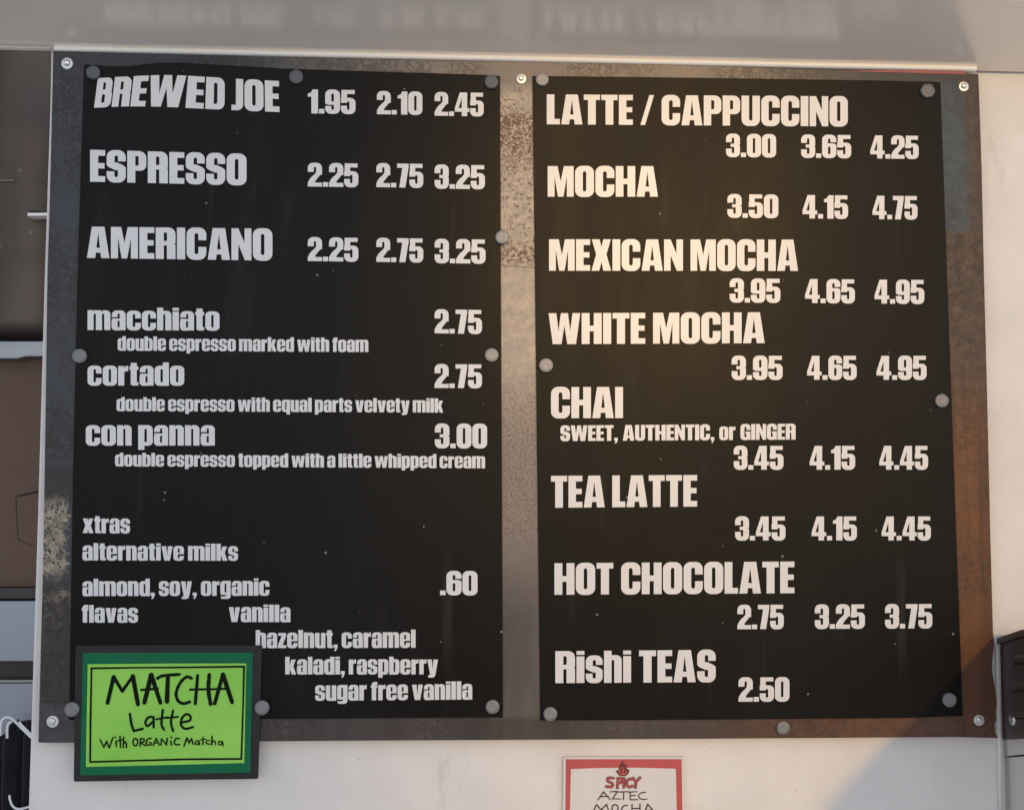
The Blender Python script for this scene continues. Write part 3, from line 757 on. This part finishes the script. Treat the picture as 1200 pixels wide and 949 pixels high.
LT = [(1,15,[(361,430),(370,490),(384,530)]),(0,14,[(384,530),(436,518)]),
      (1,14,[(500,452),(474,448),(452,476),(464,502),(500,472)]),(0,14,[(500,448),(500,510)]),
      (1,14,[(554,408),(546,490),(562,524)]),(0,12,[(514,462),(584,450)]),
      (1,14,[(614,410),(602,480),(614,530)]),(0,12,[(576,455),(642,448)]),
      (1,14,[(664,480),(710,470),(716,446),(694,432),(668,452),(660,492),(684,518),(730,508)])]
pen_union('lettering', LT, t5, ym, M_INK, lime, 'black marker lettering reading Latte')
el = lambda cx, cy, a, b: [(cx+a*math.cos(math.radians(k)), cy+b*math.sin(math.radians(k))) for k in range(0, 361, 30)]
OT = [(0,9,[(186,580),(208,626),(224,592),(240,630),(262,568)]),(0,9,[(279,592),(282,622)]),(0,10,[(276,566),(277,569)]),
      (0,9,[(303,562),(306,626)]),(0,8,[(286,588),(326,580)]),(0,9,[(324,566),(322,628)]),(1,9,[(322,608),(334,594),(340,604),(340,628)]),
      (0,9,el(393,596,14,22)),(0,9,[(423,577),(421,620)]),(1,9,[(422,576),(440,576),(444,590),(424,600)]),(0,9,[(426,600),(452,616)]),
      (1,9,[(486,573),(466,577),(456,598),(466,614),(487,610)]),(0,8,[(487,610),(486,599),(473,598)]),
      (0,9,[(498,615),(515,574),(533,612)]),(0,7,[(503,602),(527,599)]),(0,9,[(543,612),(546,576),(575,611),(580,573)]),
      (0,9,[(602,588),(603,612)]),(0,10,[(603,566),(604,568)]),(1,9,[(652,576),(632,574),(621,594),(628,610),(653,610)]),
      (0,9,[(678,620),(695,570),(708,602),(722,574),(732,608)]),(1,8,[(766,590),(750,588),(745,604),(756,609),(767,594)]),(0,8,[(767,588),(769,612)]),
      (0,9,[(790,566),(789,610)]),(0,7,[(775,582),(808,578)]),(1,8,[(826,586),(812,588),(808,602),(828,608)]),
      (0,9,[(842,562),(840,612)]),(1,8,[(840,600),(854,588),(862,598),(862,612)]),(1,8,[(902,594),(884,592),(880,606),(892,612),(903,596)]),(0,8,[(904,592),(907,618)])]
pen_union('lettering', OT, t5, ym, M_INK, lime, 'small black marker lettering reading With ORGANiC Matcha')
magnet(84,831,8.4,None,'blue grey round magnet holding the left edge of the green matcha card', y0=YM-.0002)
magnet(307,829,8.4,None,'blue grey round magnet holding the right edge of the green matcha card', y0=YM-.0002)

# red and white spicy mocha card on the wall
t7 = lambda x, y: (650 + x/7.0588, 860 + y/7.0588)
YS = YW - .0065
sp = empty('spicy_mocha_sign', at(664, 1020, YS), 'white card with red marker border and a small flame, on the wall below the board', 'sign')
card = px_slab('card', [t7(*q) for q in ((74,190),(1066,188),(1085,1150),(60,1150))], YS, .0035, M_PAPER, sp)
v1 = [t7(*q) for q in ((92,206),(1050,205),(1064,1130),(86,1130))]
v2 = [t7(*q) for q in ((134,287),(380,278),(700,276),(1003,284),(1010,600),(1022,1070),(116,1070),(126,620))]
ov, of = boolean([('+', v1), ('-', v2)])
mesh_obj('border', [at(x, y, YS-.0004) for x, y in ov], of, M_RED, card)
fl = [(540,346),(514,318),(504,297),(528,302),(534,262),(548,240),(560,214),(574,250),(588,246),(601,288),(619,296),(611,322),(588,346)]
ov, of = boolean([('+', fl)])
fo = mesh_obj('flame_emblem', [at(*t7(*q), YS-.0008) for q in ov], of, M_RINK, card)
fi = [(546,338),(526,314),(538,300),(546,270),(560,240),(568,266),(584,264),(590,298),(602,308),(584,338)]
ov, of = boolean([('+', fi)])
mesh_obj('flame_inside', [at(*t7(*q), YS-.0011) for q in ov], of, M_RED, fo)
pen_union('flame_stroke', [(1,9,[(552,322),(556,284),(562,258)]),(1,9,[(576,322),(580,292),(574,276)])], t7, YS-.0014, M_RINK, fo)
SPC = [(1,1,[(488,362),(446,360),(438,385),(478,408),(472,434),(428,432)]),(0,1,[(518,443),(523,364)]),(1,1,[(523,364),(552,366),(552,395),(524,404)]),
       (0,1,[(574,364),(571,440)]),(1,1,[(640,370),(608,374),(595,408),(612,436),(641,428)]),(0,1,[(650,362),(673,396)]),(0,1,[(706,358),(673,396)]),(0,1,[(673,396),(667,440)])]
sl1 = pen_union('lettering', [(c_, 23, p) for c_, _, p in SPC], t7, YS-.0008, M_RINK, card, 'red lettering with dark outline reading SPICY')
pen_union('lettering_fill', [(c_, 11, p) for c_, _, p in SPC], t7, YS-.0012, M_RED, sl1)
AZ_ = [(0,9,[(358,542),(405,475),(462,542)]),(0,9,[(386,515),(446,513)]),(0,9,[(458,476),(520,472),(478,534),(548,534)]),(0,9,[(530,477),(614,474)]),(0,9,[(571,476),(570,540)]),
       (0,9,[(625,480),(625,542)]),(0,9,[(612,478),(682,474)]),(0,9,[(625,508),(668,505)]),(0,9,[(625,541),(688,540)]),(1,9,[(752,480),(716,484),(694,510),(716,536),(762,536)])]
pen_union('lettering', AZ_, t7, YS-.0008, M_BINK, card, 'dark brown lettering reading AZTEC')
MO = [(0,10,[(318,645),(346,580),(386,626),(430,577),(452,655)]),(0,10,el(500,612,26,32)),(1,10,[(602,586),(566,596),(558,630),(604,655)]),
      (0,10,[(640,580),(640,660)]),(0,10,[(706,578),(706,660)]),(0,10,[(640,614),(706,612)]),(0,10,[(742,660),(770,577),(832,650)]),(0,10,[(756,632),(812,624)])]
pen_union('lettering', MO, t7, YS-.0008, M_BINK, card, 'dark brown lettering reading MOCHA')

# ------------------------------------------------------------------ steel machine on the right, standing out from the wall
XM = at(1172.6, 800, YW).x                        # its near side
mach = empty('steel_machine', (XM, -.4, zlow), 'dark steel machine with louvred side at the right edge of the wall', 'machine')
def side(px, py): return on_x(px, py, XM)
p0, p1 = side(1170, 747), side(1201, 737.5)
zt0, zt1 = p0.z, p1.z; yk = p1.y
LEN = -1.5
def side_slab(name, yz, mat, parent, x=XM, t=.30):
    n_ = len(yz)
    v = [Vector((x, y, z)) for y, z in yz] + [Vector((x+t, y, z)) for y, z in yz]
    f = [tuple(range(n_)), tuple(range(2*n_-1, n_-1, -1))] + [(i, (i+1) % n_, n_+(i+1) % n_, n_+i) for i in range(n_)]
    return mesh_obj(name, v, f, mat, parent)
zl = side(1173, 755).z
def slope(pyl, pyr):
    a_, b_ = side(1173, pyl), side(1200, pyr)
    k_ = (b_.z-a_.z)/(b_.y-a_.y); return lambda y: a_.z + k_*(y-a_.y)
zmid = slope(866, 864.5); zseam = slope(886, 883.4)
y0 = YW - .001
BD = -.2
side_slab('body', [(y0, zmid(y0)), (y0, zl-.0008), (yk, zl+zt1-zt0-.0008), (BD, zl+zt1-zt0-.0008), (BD, zmid(BD))], M_MACH, mach)
side_slab('lid_shade_shelf', [(y0, zl), (y0, zt0), (yk, zt1), (LEN, zt1+.075), (LEN, zl+zt1-zt0-.10), (LEN+.03, zl+zt1-zt0-.10), (LEN+.03, zl+zt1-zt0+.073), (yk, zl+zt1-zt0)], M_MACH, mach, XM-.004, .20)  # visible lid, with an unseen shelf and skirt added to cast diagonal shade
side_slab('panel', [(y0, zseam(y0)), (y0, zmid(y0)-.0006), (BD, zmid(BD)-.0006), (BD, zseam(BD))], M_MACH2, mach, XM+.001)
side_slab('lower_panel', [(y0, zlow-.1), (y0, zseam(y0)-.0024), (BD, zseam(BD)-.0024), (BD, zlow-.1)], M_MACH2, mach, XM+.002)
for (px, py, h) in ((1189, 777, 9), (1188.5, 809, 9), (1188, 841, 9)):
    q0 = side(px, py); q1 = side(px, py-h)
    L_ = .075; V_, F_ = [], []; kz = (side(1200, py-1.2).z-q0.z)/(side(1200, py-1.2).y-q0.y)
    hz = q1.z - q0.z; m1 = 9
    for i in range(m1+1):
        t = i/m1; yy = q0.y - L_*t; zz = q0.z + kz*(yy-q0.y)
        bul = .009*min(1, math.sin(math.pi*min(max(t, .0), 1))*3)
        V_ += [Vector((XM-.0003, yy, zz+hz*1.15)), Vector((XM-bul*.7, yy, zz+hz*.7)), Vector((XM-bul, yy, zz+.0006)), Vector((XM-.0003, yy, zz+.0006))]
    for i in range(m1):
        for k in range(3): F_.append((i*4+k, i*4+k+1, i*4+5+k, i*4+4+k))
    lv_ = mesh_obj('louvre', V_, F_, M_MACH, mach, smooth=True)
    bx, bf = box_vf(XM-.0009, q0.y-L_*.95, q0.z-.0022, XM-.0002, q0.y-.001, q0.z+.0004)
    bx = [(x, y, z+kz*(y-q0.y)) for x, y, z in bx]
    mesh_obj('louvre_gap', bx, bf, M_DARK, lv_)
c = side(1187, 842.5)
pr = [(.0075, 0), (.0075, .0012), (.0055, .0026), (.0002, .0030)]
V_ = []; n_ = 24
for r, d in pr:
    for k in range(n_): V_.append(Vector((XM-.0002-d, c.y+r*math.cos(2*math.pi*k/n_), c.z+r*math.sin(2*math.pi*k/n_))))
F_ = [(i*n_+k, i*n_+(k+1) % n_, (i+1)*n_+(k+1) % n_, (i+1)*n_+k) for i in range(3) for k in range(n_)] + [tuple(range(3*n_, 4*n_))]
mesh_obj('screw', V_, F_, M_ZINC, mach, smooth=True)
# rounded white bead between board and machine
pts = [at(1168.4, 757, YW-.003), at(1169.2, 800, YW-.003), at(1170.6, 866, YW-.003), at(1172.4, 955, YW-.003)]
tv, tf = tube_vf(pts, .0028, 12)
tag(mesh_obj('corner_bead', tv, tf, M_WALL, smooth=True), 'slim white painted bead between the board and the louvred machine', 'trim')

# ------------------------------------------------------------------ recess on the left
Y2 = 0.34
V_, F_ = [], []
rows = 14
xa, xb = at(-40, 300, Y2).x, at(95, 300, Y2).x
zA, zB = at(30, 30, Y2).z, at(30, 399, Y2).z
for j in range(rows+1):
    t = j/rows; z = zA + (zB-zA)*t
    y = Y2 + .012*t + .006*math.sin(math.pi*t)
    V_ += [Vector((xa, y, z)), Vector((xb, y, z))]
F_ = [(2*j, 2*j+1, 2*j+3, 2*j+2) for j in range(rows)]
n_ = len(V_); V_ += [v + Vector((0, .08, 0)) for v in V_]
F_ += [(n_+2*j, n_+2*j+2, n_+2*j+3, n_+2*j+1) for j in range(rows)]
F_ += [(2*j, 2*j+2, n_+2*j+2, n_+2*j) for j in range(rows)] + [(2*j+1, n_+2*j+1, n_+2*j+3, 2*j+3) for j in range(rows)] + [(0, n_, n_+1, 1), (2*rows, 2*rows+1, n_+2*rows+1, n_+2*rows)]
hood = empty('steel_hood', (xa, Y2, zB), 'dull brown steel hood panel with bright lower lip in the recess left of the board', 'hood')
mesh_obj('panel', V_, F_, M_HOOD, hood, smooth=True)
o = px_slab('lip', [(-40,399.6),(95,399.6),(95,417.5),(30,418),(20,420.6),(-40,420)], Y2-.012, .03, M_LIP, hood); bevel(o, .0015)
o = px_slab('bracket', [(32,249.4),(75,248.8),(75,252.6),(32,253.2)], Y2-.012, .03, M_TRIM, hood); bevel(o, .0008)
px_slab('bracket_shadow_gap', [(33,246.4),(75,246),(75,247.6),(33,248.2)], Y2-.008, .03, M_SLOT, hood)
pts = [at(-20+i*6, 211.5+math.sin(i*1.7)*.35, Y2+.0065) for i in range(7)]
tv, tf = tube_vf(pts, .0008, 6); mesh_obj('scratch', tv, tf, M_LIP, hood)

Y3 = 0.36
bxr = empty('cardboard_box', at(0, 688, Y3), 'brown cardboard box with a cut hand hole on the shelf left of the board', 'box')
o = px_slab('carton', [(-60,412),(90,412),(90,687.5),(-60,688)], Y3, .16, M_CARD, bxr); bevel(o, .002)
pen('hand_hole', [(0,.9,[(60,570),(45,575.6),(18.5,581.6)]),(0,.7,[(18.5,581.6),(19.5,606),(21.5,632)]),(0,.7,[(21.5,632),(42,641.5),(60,647)])], lambda x, y: (x, y), Y3-.0006, M_CUT, bxr)
pen_union('flap_crease', [(0,1.6,[(48,576),(33,578.4),(22,581)])], lambda x, y: (x, y), Y3-.0009, M_CUT, bxr)

cab = empty('steel_counter', at(0, 949, Y3-.02), 'brushed steel counter front with a dark slot, under the cardboard box', 'counter')
o = px_slab('shelf_edge', [(-60,688.8),(90,688.6),(90,701.6),(-60,701.8)], Y3-.015, .2, M_SLOT, cab); bevel(o, .001)
px_slab('shelf_gap', [(-60,701.8),(90,701.6),(90,703.6),(-60,703.8)], Y3+.004, .1, M_DARK, cab)
o = px_slab('front_panel', [(-60,703.8),(90,703.6),(90,774.6),(-60,775)], Y3-.02, .05, M_CAB, cab); bevel(o, .0015)
px_slab('slot', [(-60,775),(90,774.6),(90,796.4),(-60,797)], Y3+.012, .05, M_SLOT, cab)
o = px_slab('slot_trim', [(-60,796.8),(90,796),(90,799),(-60,800)], Y3-.022, .03, M_LIP, cab); bevel(o, .0006)
px_slab('lower_panel', [(-60,801),(90,800),(90,1000),(-60,1000)], Y3-.018, .05, M_CAB, cab)

# black garments on wire hangers
Y4 = 0.27
g_ = lambda x, y: (x/4.54, 740 + y/4.54)
topl = [(-60,590),(0,572),(30,535),(58,486),(95,470),(130,472),(165,470),(230,476),(300,500)]
V_, F_ = [], []; cols, rws = 60, 30
for j in range(rws+1):
    for i in range(cols+1):
        x = -60 + 360*i/cols
        for k in range(len(topl)-1):
            if topl[k][0] <= x <= topl[k+1][0]:
                q = (x-topl[k][0])/(topl[k+1][0]-topl[k][0]); yt = topl[k][1] + (topl[k+1][1]-topl[k][1])*q; break
        y = yt + (1250-yt)*j/rws
        p = at(*g_(x, y), Y4)
        dy = .012*math.sin(x*.055+.6+.0007*y)*min(1, j/5) + .006*math.sin(x*.13+y*.004) - .010*min(1, j/3)
        V_.append(p + Vector((0, dy, 0)))
W1 = cols+1
F_ = [(j*W1+i, j*W1+i+1, (j+1)*W1+i+1, (j+1)*W1+i) for j in range(rws) for i in range(cols)]
ga = mesh_obj('black_apron', V_, F_, M_CLOTH, origin=at(20, 845, Y4), smooth=True)
sm_ = ga.modifiers.new('thickness', 'SOLIDIFY'); sm_.thickness = .004; sm_.offset = 1
tag(ga, 'black cloth apron hanging in folds below the steel counter at the lower left', 'apron')
def hanger(paths, label, Y, r=.0016):
    root = empty('wire_hanger', at(*g_(*paths[0][0]), Y), label, 'hanger', 'white wire hangers')
    for nm, pth in zip(('hook', 'shoulder_wire'), paths):
        tv, tf = tube_vf(smooth_path([at(*g_(*q), Y) for q in pth], 6), r, 10)
        mesh_obj(nm, tv, tf, M_WIRE, root, smooth=True)
hanger([[(2,552),(2,505),(12,468),(40,454),(70,468),(110,508),(166,562),(200,595)], [(100,478),(130,512),(168,548),(200,580)]],
       'upper white wire hanger with its curved hook and long slanting arm over the black apron', Y4-.045)
hanger([[(38,566),(38,520),(44,492),(64,476)]], 'short white wire hanger hook tucked under the longer hanger', Y4-.035, .0018)
hanger([[(50,868),(54,895),(68,926),(98,942),(150,932),(200,915)]], 'lowest white wire hanger curving up from the bottom of the black apron', Y4-.045)

# ------------------------------------------------------------------ out of the picture: ground and an unseen block added to shade the left side
gv, gf = box_vf(-40, -60, -.2, 40, .6, 0)
tag(mesh_obj('ground', gv, gf, M_PAVE), None, None, kind='structure')
dd = 25.0
kx = SUN.x/-SUN.y
xc = at(430, 400).x + kx*dd
gv, gf = box_vf(xc-1.05, -dd-.4, 0, xc, -dd+.4, 8.2)
tag(mesh_obj('shade_block', gv, gf, M_SHADE_BLOCK), 'tall unseen block added to shade the left of the board', 'shade_block')
bpy.context.view_layer.update()
